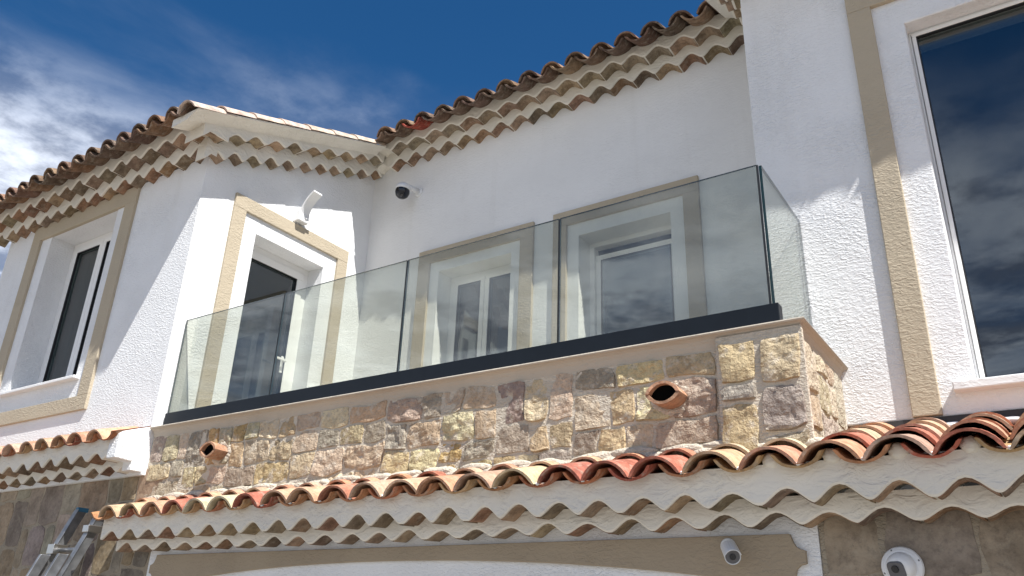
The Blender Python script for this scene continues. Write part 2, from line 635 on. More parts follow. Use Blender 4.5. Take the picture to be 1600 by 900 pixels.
curtain('curtain', front(YL), -8.3, -6.9, -0.40, 1.5, 3.62)
box('room', XL - 2.0, XL - 0.9, 3.9, 5.5, 1.2, 3.8, 'room', house)

# ------------------------------------------------------------------ cornices (genoise): plaster rows lined with arched tiles
OLD = [(0.30, 0.22, 0.145), (0.33, 0.20, 0.125), (0.27, 0.205, 0.145), (0.37, 0.265, 0.17), (0.28, 0.17, 0.11), (0.235, 0.175, 0.125), (0.39, 0.29, 0.19)]
PALE = [(0.39, 0.305, 0.21), (0.36, 0.275, 0.19), (0.42, 0.305, 0.20), (0.32, 0.255, 0.18), (0.36, 0.24, 0.165)]


def arches_between(s0, s1, pitch, first=None):
    n = max(1, round((s1 - s0) / pitch))
    p = (s1 - s0) / n
    return [dict(c=s0 + p * (i + 0.5) + rnd(-0.012, 0.012), hw=p * 0.5 * rnd(0.93, 1.0), dz=rnd(-0.011, 0.008)) for i in range(n)]


def arch_h(a, s, rise):
    u = (s - a['c']) / a['hw']
    if abs(u) >= 1:
        return 0.0
    return (rise + a['dz']) * (max(0.0, 0.5 + 0.5 * math.cos(math.pi * u)) ** 0.78)


def cornice_row(part, s0, s1, arches, zv, rise, ztop, d_front, d_next, Mf, shear=None, pal=OLD, tile_pitch=True, mat='cornice', d_back=0.0, name='plaster_row', lift=0.0):
    """one row: scalloped plaster band from s0 to s1 (front face at d_front), arched tiles lining its underside"""
    sh = shear or (lambda s: 0.0)
    ss = {round(s0, 4), round(s1, 4)}
    for a in arches:
        for i in range(15):
            u = -1 + 2 * i / 14
            ss.add(round(a['c'] + a['hw'] * math.sin(u * math.pi / 2), 4))
    ss = sorted(s for s in ss if s0 - 1e-6 <= s <= s1 + 1e-6)
    V, F = [], []

    def zb(s):
        return zv + max([arch_h(a, s, rise) for a in arches] + [0.0]) + 0.0035 * noise.noise(Vector((s * 9, zv * 3, 1.3)))
    for s in ss:
        k = sh(s)
        w = 0.003 * noise.noise(Vector((s * 6, zv * 7, 4.4)))
        lo = zb(s) + k
        hi = (ztop(s) if callable(ztop) else ztop) + k
        V += [Mf(s, d_front - 0.006 + w, lo), Mf(s, d_front + w, lo + 0.008), Mf(s, d_front + w * 2, hi), Mf(s, d_back, hi), Mf(s, d_back, lo + lift * (d_front - d_back) / (d_front - d_next))]
    n = len(ss)
    for i in range(n - 1):
        a, b = 5 * i, 5 * (i + 1)
        F += [(a, b, b + 1, a + 1), (a + 1, b + 1, b + 2, a + 2), (a + 2, b + 2, b + 3, a + 3), (a + 3, b + 3, b + 4, a + 4), (a + 4, b + 4, b, a)]
    F += [(0, 1, 2, 3, 4), tuple(5 * (n - 1) + j for j in (4, 3, 2, 1, 0))]
    mk(name, V, F, mat, part)
    for a in arches:
        if a['c'] + a['hw'] > s1 + 0.02 or a['c'] - a['hw'] < s0 - 0.02:
            continue
        V, F = [], []
        m = 12
        dd = d_front - 0.014 - rnd(0, 0.006)
        sag = rnd(0.0, 0.006)
        for j in range(m + 1):
            u = -1 + 2 * j / m
            s = a['c'] + a['hw'] * math.sin(u * math.pi / 2) * 0.995
            h = arch_h(a, s, rise)
            for d, off in ((dd, 0.004), (d_next, 0.004 + lift), (d_next, -0.0055 - sag + lift), (dd, -0.0040)):
                V.append(Mf(s, d, zv + h + off + sh(s)))
        for j in range(m):
            p, q = 4 * j, 4 * j + 4
            F += [(p, q, q + 1, p + 1), (p + 1, q + 1, q + 2, p + 2), (p + 2, q + 2, q + 3, p + 3), (p + 3, q + 3, q, p)]
        F += [(0, 1, 2, 3), (4 * m + 3, 4 * m + 2, 4 * m + 1, 4 * m)]
        mk('cornice_tile', V, F, 'tile_old', part, color=jit(random.choice(pal), 0.16))


def part_empty(name, at):
    return empty_part(name, at)


# ------------------------------------------------------------------ roof tiles
def canal_tile_mesh(name, L, w_front, w_back, h, th, up=True, nseg=12, seed=0, skew=0.0):
    """half-round clay tile, axis along +Y (front end at y=0), crest at z=h (cover) or belly at z=-h (pan)"""
    V, F = [], []
    ny = 4
    a0 = math.radians(22 if up else 16)
    for k in range(ny + 1):
        t = k / ny
        hw = (w_front * (1 - t) + w_back * t) / 2
        hh = h * (0.98 * (1 - t) + 0.86 * t)
        for lay in (0, 1):
            for i in range(nseg + 1):
                a = math.pi * i / nseg
                a = a0 + (math.pi - 2 * a0) * i / nseg
                x = -math.cos(a) / math.cos(a0)
                z = (math.sin(a) - math.sin(a0)) / (1 - math.sin(a0))
                rr = 1.0 if lay == 0 else (hw - th) / hw
                wob = 0.0022 * noise.noise(Vector((i * 0.5 + seed * 3.1, t * 3, seed * 1.7)))
                V.append(Vector((x * hw * rr + skew * t, t * L + (0.006 * noise.noise(Vector((i * 0.45, seed * 2.3, 0.5))) if k in (0,) else 0), (z * hh if lay == 0 else max(0, z * hh - th)) + wob)))
    row = nseg + 1
    for k in range(ny):
        for lay in (0, 1):
            b0 = (k * 2 + lay) * row
            b1 = ((k + 1) * 2 + lay) * row
            for i in range(nseg):
                F.append((b0 + i, b0 + i + 1, b1 + i + 1, b1 + i))
        for i in (0, nseg):
            F.append(((k * 2) * row + i, (k * 2 + 1) * row + i, ((k + 1) * 2 + 1) * row + i, ((k + 1) * 2) * row + i))
    for k in (0, ny):
        for i in range(nseg):
            a0 = (k * 2) * row + i
            b0 = (k * 2 + 1) * row + i
            F.append((a0, a0 + 1, b0 + 1, b0))
    if not up:
        V = [Vector((v.x, v.y, -v.z)) for v in V]
    me = bpy.data.meshes.new(name)
    me.from_pydata(V, [], F)
    bm = bmesh.new()
    bm.from_mesh(me)
    bmesh.ops.recalc_face_normals(bm, faces=bm.faces)
    bm.to_mesh(me)
    bm.free()
    for p in me.polygons:
        p.use_smooth = True
    try:
        me.set_sharp_from_angle(angle=math.radians(50))
    except Exception:
        pass
    return me


COVER = [canal_tile_mesh('cover_tile', 0.44, 0.236, 0.20, 0.083, 0.0105, True, 12, s, rnd(-0.004, 0.004)) for s in range(6)]
PAN = [canal_tile_mesh('pan_tile', 0.46, 0.20, 0.225, 0.062, 0.010, False, 12, s + 9) for s in range(4)]
for me in COVER + PAN:
    me.materials.append(M['tile'])
COVER_OLD = [canal_tile_mesh('cover_tile', 0.44, 0.215, 0.19, 0.086, 0.013, True, 12, s + 20, 0) for s in range(4)]
PAN_OLD = [canal_tile_mesh('pan_tile', 0.5, 0.235, 0.24, 0.074, 0.013, False, 12, s + 30) for s in range(3)]
for me in COVER_OLD + PAN_OLD:
    me.materials.append(M['tile_old'])

NEW = [(0.58, 0.28, 0.165), (0.60, 0.33, 0.205), (0.46, 0.165, 0.11), (0.66, 0.50, 0.32), (0.63, 0.43, 0.275), (0.56, 0.36, 0.265), (0.52, 0.225, 0.145), (0.67, 0.54, 0.37), (0.62, 0.37, 0.235), (0.60, 0.40, 0.28), (0.58, 0.30, 0.185), (0.60, 0.35, 0.23)]
NEWPAN = [(0.45, 0.17, 0.085), (0.50, 0.24, 0.12), (0.40, 0.12, 0.075), (0.52, 0.33, 0.17)]
OLDTILE = [(0.20, 0.125, 0.085), (0.26, 0.15, 0.095), (0.17, 0.115, 0.085), (0.30, 0.19, 0.12), (0.22, 0.14, 0.10)]


def put_tile(name, me, loc, rx, rz, parent, color, ry=0.0):
    o = bpy.data.objects.new(name, me)
    o.rotation_euler = Euler((rx, ry, rz), 'XYZ')
    o.color = (*color, 1)
    return link(o, parent, loc)


def eave(part, xs, y0, z_crest, slope, courses, pal, palpan, covers, pans, pitch, expo=0.27, cover_h=0.083, pan_dz=0.048, pan_dy=0.012):
    """rows of cover tiles at the xs, pan tiles between them; front edge at y0 with its crest at z_crest"""
    ang = math.atan(slope)
    for x in xs:
        for c in range(courses(x) if callable(courses) else courses):
            y = y0 + expo * math.cos(ang) * c + rnd(-0.012, 0.012) + (0 if c else 0)
            z = z_crest - cover_h + slope * (y - y0) + (0.012 if c else 0) + rnd(-0.003, 0.003)
            put_tile('cover_tile', random.choice(covers), (x + rnd(-0.006, 0.006), y, z), ang - 0.025 + rnd(-0.012, 0.012), rnd(-0.02, 0.02), part, jit(random.choice(pal), 0.12), rnd(-0.03, 0.03))
    px = [(a + b) / 2 for a, b in zip(xs, xs[1:])] + [xs[-1] + pitch / 2, xs[0] - pitch / 2]
    for x in px:
        y = y0 + pan_dy + rnd(-0.008, 0.008)
        put_tile('pan_tile', random.choice(pans), (x + rnd(-0.004, 0.004), y, z_crest - cover_h + pan_dz + slope * (y - y0) + rnd(-0.003, 0.002)), ang, rnd(-0.015, 0.015), part, jit(random.choice(palpan), 0.12))


def span(a, b, pitch):
    n = round((b - a) / pitch)
    return [a + (b - a) * i / n for i in range(n + 1)]


# --- upper cornice and eave of the left wing
O2, O1, OE = 0.12, 0.25, 0.44
cor = part_empty('cornice', (-7.3, YL, 3.73))
cornice_row(cor, XE - O2, XL + O2 - 0.003, arches_between(XE - O2, XL + O2, 0.222), 3.728, 0.078, 3.90, O2, 0.0, front(YL))
cornice_row(cor, XE - O1, XL + O1 - 0.003, arches_between(XE - O1, XL + O1, 0.232), 3.832, 0.070, lambda s: 3.995, O1, O2, front(YL))
# rake of the left wing over the terrace
cor = part_empty('cornice', (XL, 4.5, 4.0))
shk = lambda s: K * (s - YL)
cornice_row(cor, YL - O2 + 0.002, YB - 0.02, arches_between(YL - O2, YB - 0.02, 0.2), 3.702, 0.075, 3.90, O2, 0.0, gable, shear=shk, pal=PALE)
cornice_row(cor, YL - O1 + 0.002, YB - 0.15, arches_between(YL - O1, YB - 0.15, 0.203), 3.862, 0.066, 3.985, O1, O2, gable, shear=lambda s: 0.415 * (s - YL), pal=PALE)
# terrace back wall
cor = part_empty('cornice', (-3.4, YB, 4.55))
cornice_row(cor, XL + 0.122, XR - 0.002, arches_between(XL + 0.1, XR, 0.224), 4.582, 0.075, 4.76, O2, 0.0, front(YB), pal=OLD + PALE)
cornice_row(cor, XL + 0.252, XR - 0.002, arches_between(XL + 0.2, XR, 0.228), 4.690, 0.066, 4.83, O1, O2, front(YB), pal=PALE)
# right wing: front eave and left rake
cor = part_empty('cornice', (0.5, YR, 4.1))
cornice_row(cor, XR - O2 + 0.003, XRE, arches_between(XR - O2, XRE, 0.224), 4.085, 0.075, 4.26, O2, 0.0, front(YR))
cornice_row(cor, XR - O1 + 0.003, XRE, arches_between(XR - O1, XRE, 0.23), 4.188, 0.070, 4.345, O1, O2, front(YR))
cor = part_empty('cornice', (XR, 5.0, 4.3))
left_gable = lambda s, d, z: Vector((XR - d, s, z))
cornice_row(cor, YR - O2 + 0.002, YB + 0.3, arches_between(YR - O2, YB + 0.3, 0.2), 4.085, 0.075, 4.26, O2, 0.0, left_gable, shear=lambda s: K * (s - YR), pal=PALE)
cornice_row(cor, YR - O1 + 0.002, YB + 0.3, arches_between(YR - O1, YB + 0.3, 0.203), 4.215, 0.066, 4.345, O1, O2, left_gable, shear=lambda s: 0.415 * (s - YR), pal=PALE)



def rake_soffit(part, Mf, y0, y1, c0):
    """plaster lip that carries the rake tiles out past the cornice; outer edge at z = c0 + 0.392 y"""
    V, F = [], []
    n = 40
    sec = [(0.05, -0.075), (0.249, -0.062), (0.30, -0.034), (0.36, -0.014), (0.392, -0.006), (0.392, 0.004), (0.05, 0.004)]
    m = len(sec)
    for i in range(n + 1):
        y = y0 + (y1 - y0) * i / n
        for d, z in sec:
            V.append(Mf(y, d + (0.003 * noise.noise(Vector((y * 5, d * 9, 3.0))) if d > 0.2 else 0), c0 + 0.392 * y + z + (0.004 * noise.noise(Vector((y * 4, d * 7, 8.0))) if z < 0 else 0)))
    for i in range(n):
        for j in range(m):
            k = (j + 1) % m
            F.append((i * m + j, (i + 1) * m + j, (i + 1) * m + k, i * m + k))
    F += [tuple(range(m)), tuple(n * m + j for j in range(m))[::-1]]
    mk('rake_soffit', V, F, 'cornice', part)


rake_soffit(cor, left_gable, YR - OE + 0.02, YB + 0.4, 2.69)
cor = part_empty('cornice', (XL, 4.5, 4.2))
rake_soffit(cor, gable, YL - OE + 0.02, YB - 0.28, 2.657)

# --- roofs over them: sloping beds with tiles along every eave
ROOF_Z = lambda y: 3.987 + SLOPE_UP * (y - 3.08)          # crest line of the tiles


def bed(name, x0, x1, y0, y1, parent):
    a, b = ROOF_Z(y0) - 0.085, ROOF_Z(y1) - 0.085
    V = [(x0, y0, a - 0.03), (x1, y0, a - 0.03), (x1, y1, b - 0.03), (x0, y1, b - 0.03), (x0, y0, a), (x1, y0, a), (x1, y1, b), (x0, y1, b)]
    mk(name, V, [(0, 3, 2, 1), (4, 5, 6, 7), (0, 1, 5, 4), (1, 2, 6, 5), (2, 3, 7, 6), (3, 0, 4, 7)], 'roofbase', parent)


roof = part_empty('roof', (-3, 6.0, 4.6))
bed('roof_bed', XE - 0.26, XL + 0.20, YL - 0.245, 9.2, roof)
bed('roof_bed', XL + 0.201, XR - 0.201, YB - 0.245, 9.2, roof)
bed('roof_bed', XR - 0.20, XRE, YR - 0.40, 9.2, roof)
xs = span(-9.26, XL + 0.05, 0.25)
eave(roof, xs, YL - OE, 3.987, SLOPE_UP, 2, OLDTILE, OLDTILE, COVER_OLD, PAN_OLD, 0.25, pan_dz=0.036, pan_dy=-0.030)
xs = span(XL + 0.50, XR - 0.46, 0.252)
eave(roof, xs, YB - OE, 4.828, SLOPE_UP, 2, OLDTILE, OLDTILE, COVER_OLD, PAN_OLD, 0.25, pan_dz=0.036, pan_dy=-0.030)
xs = span(XR - 0.05, XRE - 0.1, 0.25)
eave(roof, xs, YR - OE, ROOF_Z(YR - OE), SLOPE_UP, 2, OLDTILE, OLDTILE, COVER_OLD, PAN_OLD, 0.25, pan_dz=0.036, pan_dy=-0.030)
# the red pan tile near the inner corner of the terrace eave, cover tiles up both rakes
near = [o for o in roof.children if o.name.startswith('pan_tile') and abs(WO[o].y - (YB - OE)) < 0.1]
min(near, key=lambda o: abs(WO[o].x - (XL + 0.78))).color = (0.38, 0.075, 0.05, 1)
for i in range(7):
    y = YL - OE - 0.03 + 0.30 * i
    put_tile('rake_tile', COVER[i % 4], (XL + 0.292, y, 2.657 + 0.392 * y + 0.006 + (0.012 if i else 0)), math.atan(0.392) - 0.02, rnd(-0.01, 0.01), roof, jit((0.62, 0.50, 0.41), 0.08), 0.03)
for i in range(8):
    y = YR - OE - 0.03 + 0.30 * i
    put_tile('rake_tile', COVER_OLD[i % 4], (XR - 0.292, y, 2.69 + 0.392 * y + 0.006 + (0.012 if i else 0)), math.atan(0.392) - 0.02, rnd(-0.01, 0.01), roof, jit((0.30, 0.20, 0.14), 0.1), -0.03)

# ------------------------------------------------------------------ stone walls
WARM = [tuple(min(0.7, c * 1.22 * k) for c, k in zip(q, (1.04, 1.0, 0.885))) for q in [(0.52, 0.42, 0.28), (0.46, 0.38, 0.28), (0.36, 0.30, 0.255), (0.41, 0.345, 0.285), (0.33, 0.285, 0.25), (0.50, 0.44, 0.35), (0.42, 0.335, 0.25), (0.56, 0.48, 0.35), (0.30, 0.265, 0.24), (0.45, 0.395, 0.33)]]
OCHRE = [(0.57, 0.44, 0.25), (0.60, 0.47, 0.29), (0.54, 0.37, 0.18), (0.52, 0.40, 0.26)]
GREY = [(0.26, 0.215, 0.17), (0.31, 0.25, 0.185), (0.225, 0.19, 0.165), (0.35, 0.27, 0.18), (0.29, 0.245, 0.205), (0.37, 0.31, 0.235), (0.34, 0.245, 0.15)]


def grid(i, n, size):
    e = min(0.2, 0.007 / size * 2)
    if i == 0:
        return -1.0
    if i == n:
        return 1.0
    return -1 + e + (2 - 2 * e) * (i - 1) / (n - 2)


def stone(parent, Mf, s0, s1, z0, z1, proud, rough, color, mat='stone', res=0.0125, roundness=0.07, warp=0.022):
    w, h = s1 - s0, z1 - z0
    nx = max(5, min(22, int(w / res)))
    nzv = max(4, min(17, int(h / res)))
    sd = rnd(0, 90)
    V, F = [], []
    tilt_s, tilt_z = rnd(-0.4, 0.3) * rough, rnd(-0.5, 0.3) * rough
    for j in range(nzv + 1):
        for i in range(nx + 1):
            u, v = grid(i, nx, w), grid(j, nzv, h)
            # rounded, wobbly outline
            k = 1 - roundness * (abs(u) ** 3) * (abs(v) ** 3)
            wob = 0.10 * noise.noise(Vector((u * 1.3 + sd, v * 1.3, 2.0)))
            s = (s0 + s1) / 2 + w / 2 * u * k + w * wob * 0.5 * (1 if abs(u) > 0.5 else 0.6)
            z = (z0 + z1) / 2 + h / 2 * v * k + h * 0.5 * 0.10 * noise.noise(Vector((u * 1.3, v * 1.3 + sd, 7.0)))
            e = max(abs(u), abs(v))
            edge = 1.0 if e < 0.999 else 0.0
            fall = max(0.0, 1 - e ** 5)
            q = Vector((s * 9 + sd, z * 9, sd))
            n1 = noise.fractal(q, 0.9, 2.1, 5)
            n2 = abs(noise.noise(Vector((s * 24 + sd, z * 30, 3.0))))
            n3 = noise.voronoi(Vector((s * 13 + sd, z * 16, sd * 0.7)))[0][0]
            d = -0.014 + (0.014 + proud * (0.35 + 0.65 * fall)) * edge + edge * (rough * (n1 * 0.7 + n2 * 0.4 + (0.45 - n3) * 0.75) + tilt_s * u + tilt_z * v)
            # shared warp, so that neighbouring stones stay fitted to one another
            ws = warp * noise.noise(Vector((s * 6.5, z * 6.5, 11.0)))
            wz = warp * noise.noise(Vector((s * 6.5, z * 6.5, 31.0)))
            V.append(Mf(s + ws, d, z + wz))
    r = nx + 1
    for j in range(nzv):
        for i in range(nx):
            a = j * r + i
            F.append((a, a + 1, a + r + 1, a + r))
    per = [i for i in range(nx + 1)] + [j * r + nx for j in range(1, nzv + 1)] + [nzv * r + i for i in range(nx - 1, -1, -1)] + [j * r for j in range(nzv - 1, 0, -1)]
    F.append(tuple(reversed(per)))
    return mk('stone', V, F, mat, parent, color=color)


def rubble(s0, s1, z0, z1, bw, hh, ww):
    out = []
    x = s0
    while x < s1 - 0.02:
        w = rnd(*bw)
        if s1 - (x + w) < bw[0] * 0.7:
            w = s1 - x
        z = z0
        while z < z1 - 0.02:
            h = rnd(*hh)
            if z1 - (z + h) < hh[0] * 0.75:
                h = z1 - z
            y = x
            while y < x + w - 0.01:
                k = rnd(*ww)
                if x + w - (y + k) < ww[0] * 0.8:
                    k = x + w - y
                out.append((y, y + k, z, z + h))
                y += k
            z += h
        x += w
    return out


# parapet
par = part_empty('parapet', (-3.2, YS, 0.5))
box('mortar_wall', XL + 0.004, XP - 0.02, YS + 0.006, YS + 0.24, 0.45, 1.325, 'mortar', par)
box('mortar_wall', XP - 0.24, XP - 0.012, YS + 0.241, YR - 0.002, 0.45, 1.325, 'mortar', par)
pf = front(YS + 0.004)
for (a, b, c, d) in rubble(XL + 0.02, -1.25, 0.70, 1.285, (0.38, 0.80), (0.115, 0.20), (0.12, 0.30)):
    if b - a < 0.05:
        continue
    gp = 0.002
    col = jit(random.choice(WARM + ([OCHRE[random.randrange(4)]] * 2)), 0.15)
    rg = random.choice((0.006, 0.012, 0.019))
    stone(par, pf, a + gp, b - gp, c + gp, d - gp, rnd(0.002, 0.011), rg, col)
# corner pier of larger yellowish blocks, slightly proud
box('mortar_pier', -1.235, XP + 0.008, YS - 0.024, YS + 0.0055, 0.6, 1.325, 'mortar', par)
qf = front(YS - 0.028)
for (a, b, c, d, col, rg) in [(-1.225, -1.05, 1.10, 1.30, (0.60, 0.48, 0.29), 0.010), (-1.225, -1.06, 1.00, 1.09, (0.42, 0.38, 0.32), 0.012), (-1.23, -1.06, 0.72, 0.99, (0.57, 0.45, 0.27), 0.010),
                              (-1.03, -0.845, 1.075, 1.30, (0.60, 0.49, 0.32), 0.014), (-1.03, -0.85, 0.86, 1.06, (0.36, 0.305, 0.265), 0.016), (-1.03, -0.85, 0.62, 0.85, (0.45, 0.38, 0.27), 0.012)]:
    stone(par, qf, a, b, c, d, 0.012, rg, col)
sf = lambda s, d, z: Vector((XP - 0.010 + d, s, z))
for (a, b, c, d) in rubble(YS + 0.0, YR - 0.02, 0.70, 1.29, (0.25, 0.4), (0.13, 0.22), (0.14, 0.26)):
    stone(par, sf, a + 0.006, b - 0.006, c + 0.006, d - 0.006, 0.008, 0.010, jit(random.choice([(0.58, 0.50, 0.37), (0.55, 0.46, 0.32), (0.56, 0.44, 0.28), (0.50, 0.44, 0.35)]), 0.1))


def coping_prof(y_out):
    """section (outward distance, z) of the coping with a rounded nose and a small cove below"""
    return [(0.0, 1.357), (0.252, 1.357), (0.262, 1.354), (0.265, 1.348), (0.261, 1.342), (0.248, 1.338), (0.234, 1.328), (0.224, 1.310), (0.216, 1.285), (0.210, 1.262), (0.0, 1.262)]


V, F = [], []
pr = coping_prof(0)
ends = [(XL + 0.004, 1.0), (XP - 0.205, 1.0)]
# front run mitred into the right-hand return
for o, z in pr:
    V.append((XL + 0.005, YS + 0.22 - o, z))
for o, z in pr:
    V.append((XP - 0.235 + o, YS + 0.22 - o, z))
for o, z in pr:
    V.append((XP - 0.235 + o, YR - 0.002, z))
n = len(pr)
for k in (0, n):
    for i in range(n):
        j = (i + 1) % n
        F.append((k + i, k + j, k + n + j, k + n + i))
F += [tuple(range(n)), tuple(2 * n + i for i in range(n))[::-1]]
mk('coping', V, F, 'coping', par)

# lower storey: left part, round the garage, right part
low = part_empty('stone_wall', (-7.3, YS, GZ))
box('mortar_wall', XE, -5.42, YS + 0.010, YS + 0.34, GZ, 1.06, 'mortar_grey', low)
lf = front(YS + 0.010)
for (a, b, c, d) in rubble(-8.3, -5.44, 0.06, 1.06, (0.34, 0.8), (0.17, 0.40), (0.13, 0.30)):
    stone(low, lf, a + 0.002, b - 0.002, c + 0.002, d - 0.002, rnd(0.003, 0.008), 0.004, jit(random.choice(GREY), 0.15), 'stone_flat', 0.03, 0.12)
low = part_empty('stone_wall', (0.8, YS, GZ))
box('mortar_wall', -0.866, XRE, YS + 0.010, YS + 0.34, GZ, 0.52, 'mortar_grey', low)
for (a, b, c, d) in rubble(-0.86, 0.8, -0.15, 0.52, (0.5, 0.8), (0.14, 0.24), (0.22, 0.42)):
    stone(low, lf, a + 0.004, b - 0.004, c + 0.004, d - 0.004, rnd(0.002, 0.006), 0.003, jit(random.choice([(0.36, 0.29, 0.21), (0.31, 0.26, 0.20), (0.40, 0.32, 0.21), (0.29, 0.25, 0.21)]), 0.12), 'stone_flat', 0.04, 0.12)

# garage front: white frame, shaped taupe lintel band with an arched soffit, door
gar = part_empty('garage_front', (-3.14, YS, GZ))


def arch_z(x, lift=0.0):
    u = (x + 3.14) / 2.0
    return 0.352 + lift - 0.098 * u * u - 0.02 * u ** 4


def arch_panel(name, x0, x1, top_pts, lift, y0, y1, mat, xin0=None, xin1=None):
    """panel with an arched lower edge; top_pts = outline from the right lower corner over the top to the left"""
    n = 48
    bot = [(x0 + (x1 - x0) * i / n, arch_z(x0 + (x1 - x0) * i / n, lift)) for i in range(n + 1)]
    poly = bot + top_pts
    V = [(x, y0, z) for x, z in poly] + [(x, y1, z) for x, z in poly]
    m = len(poly)
    F = [tuple(range(m)), tuple(range(2 * m - 1, m - 1, -1))] + [(i, (i + 1) % m, m + (i + 1) % m, m + i) for i in range(m)]
    return mk(name, V, F, mat, gar)


# frame: two jambs and a head with arched underside
arch_panel('white_head', -5.415, -0.868, [(-0.868, 0.50), (-5.415, 0.50)], -0.22, YS + 0.002, YS + 0.30, 'white')
box('white_jamb', -5.415, -4.9, YS + 0.003, YS + 0.30, GZ, arch_z(-5.415, -0.22) - 0.002, 'white', gar)
box('white_jamb', -1.38, -0.868, YS + 0.003, YS + 0.30, GZ, arch_z(-0.868, -0.22) - 0.002, 'white', gar)
notch = [(-0.968, 0.262), (-0.962, 0.285), (-0.945, 0.300), (-0.920, 0.306), (-0.920, 0.358), (-0.940, 0.363), (-0.957, 0.374), (-0.967, 0.392), (-0.978, 0.4245)]
lefty = [(-6.28 - x, z) for x, z in notch][::-1]
b0 = arch_panel('taupe_band', -5.20, -1.08, [(-1.08, 0.245), (-0.985, 0.245)] + notch + lefty + [(-5.295, 0.245), (-5.20, 0.245)], 0.0, YS - 0.022, YS + 0.004, 'beam')
bevel(b0, 0.003, 2)
box('garage_door', -5.4, -0.9, YS + 0.31, YS + 0.36, GZ, 0.4, 'beam', gar)

# ------------------------------------------------------------------ lower canopies
# over the garage: from the stone wall on the left, deep roof in front of the right wing
can = part_empty('tiled_canopy', (-2.5, YS, 0.45))
CX0 = -5.655
cornice_row(can, CX0, XRE, arches_between(CX0, XRE, 0.2135), 0.446, 0.048, 0.56, 0.12, 0.0, front(YS), pal=OLD, lift=0.010)
cornice_row(can, CX0, XRE, arches_between(CX0, XRE, 0.2115), 0.510, 0.062, 0.668, 0.25, 0.12, front(YS), pal=OLD, lift=0.012)
SL = 0.280
CY, CZ = 3.225, 0.727
xs = span(-5.50, XRE - 0.1, 0.2385)
DEPTH = lambda x: 2 if x < XP - 0.02 else 5
V = [(CX0 + 0.03, YS - 0.24, 0.64), (XRE, YS - 0.24, 0.64), (XRE, YR + 0.02, 0.955), (XP - 0.02, YR + 0.02, 0.955), (XP - 0.02, YS + 0.02, 0.727), (CX0 + 0.03, YS + 0.02, 0.727)]
V += [(x, y, z - 0.03) for x, y, z in V]
mk('canopy_bed', V, [(0, 1, 2, 3, 4, 5), (11, 10, 9, 8, 7, 6)] + [(i, i + 6, (i + 1) % 6 + 6, (i + 1) % 6) for i in range(6)], 'roofbase', can)
ang = math.atan(SL)
prev = None
for x in xs:
    nco = DEPTH(x)
    for c in range(nco):
        y = CY + 0.245 * c + rnd(-0.012, 0.012)
        if y > (YS - 0.03 if x < XP - 0.02 else YR - 0.06):
            continue
        z = CZ - 0.083 + SL * (y - CY) + (0.014 if c else 0) + rnd(-0.003, 0.003)
        col = random.choice(NEW)
        while col == prev:
            col = random.choice(NEW)
        prev = col
        ti = put_tile('cover_tile', random.choice(COVER), (x + rnd(-0.006, 0.006), y, z), ang - 0.03 + rnd(-0.012, 0.012), rnd(-0.02, 0.02), can, jit(col, 0.1), rnd(-0.03, 0.03))
for x in [xs[0] - 0.12] + [(a + b) / 2 for a, b in zip(xs, xs[1:])]:
    for c in range(1 if x < XP else 4):
        y = CY + 0.006 + 0.30 * c + rnd(-0.008, 0.008)
        put_tile('pan_tile', random.choice(PAN), (x, y, CZ - 0.083 + 0.046 + SL * (y - CY) + (0.012 if c else 0)), ang - (0.02 if c else 0), rnd(-0.015, 0.015), can, jit(random.choice(NEWPAN), 0.1))


def mortar_lumps(name, parent, pts, r, mat='coping', flat=0.6):
    """hand-pressed mortar fillet: overlapping lumps joined into one mass"""
    V, F = [], []
    for (x, y, z, sx) in pts:
        n0 = len(V)
        sd = rnd(0, 50)
        nu, nv = 10, 6
        for j in range(nv + 1):
            th = math.pi * j / nv
            for i in range(nu):
                a = 2 * math.pi * i / nu
                q = Vector((math.sin(th) * math.cos(a), math.sin(th) * math.sin(a), math.cos(th)))
                k = 1 + 0.28 * noise.noise(q * 2.2 + Vector((sd, 0, 0)))
                V.append((x + q.x * sx * k, y + q.y * r * k, z + q.z * r * flat * k))
        for j in range(nv):
            for i in range(nu):
                F.append((n0 + j * nu + i, n0 + j * nu + (i + 1) % nu, n0 + (j + 1) * nu + (i + 1) % nu, n0 + (j + 1) * nu + i))
    o = mk(name, V, F, mat, parent, normals=False, smooth_=True)
    o['kind'] = 'stuff'
    return o


pts = []
for x in xs:
    if x < XP:
        pts.append((x + rnd(-0.02, 0.02), YS + 0.004, CZ + SL * (YS - CY) - 0.002 + rnd(-0.008, 0.012), rnd(0.11, 0.15)))
        pts.append((x + 0.05 + rnd(-0.03, 0.03), YS + 0.006, CZ + SL * (YS - CY) - 0.01 + rnd(-0.01, 0.012), rnd(0.05, 0.09)))
        pts.append((x + 0.12 + rnd(-0.02, 0.02), YS - 0.002, CZ + SL * (YS - CY) - 0.03, 0.10))
mortar_lumps('mortar_fillet', can, pts, 0.036, 'mortar', 0.8)
pts = []
for x in xs:
    if x > XP:
        pts.append((x + 0.1 + rnd(-0.02, 0.02), YR - 0.01, CZ + SL * (YR - CY) - 0.05, rnd(0.06, 0.09)))
mortar_lumps('mortar_fillet', can, pts, 0.035, 'white_smooth')
pts = [(a + 0.12 + rnd(-0.004, 0.004), CY + 0.02, CZ - 0.076, 0.010) for a in xs]
mortar_lumps('mortar_dabs', can, pts, 0.012, 'white_smooth')
# plaster plugs under the cover tiles towards the right, where the fascia rises into them
pts = [(a, CY + 0.085, CZ - 0.045, 0.038) for a in xs if a > -1.2]
mortar_lumps('mortar_plug', can, pts, 0.03, 'cornice', 1.1)
box('dark_flashing', -0.80, XRE, YR - 0.012, YR - 0.002, 0.98, 1.043, 'flash', can)

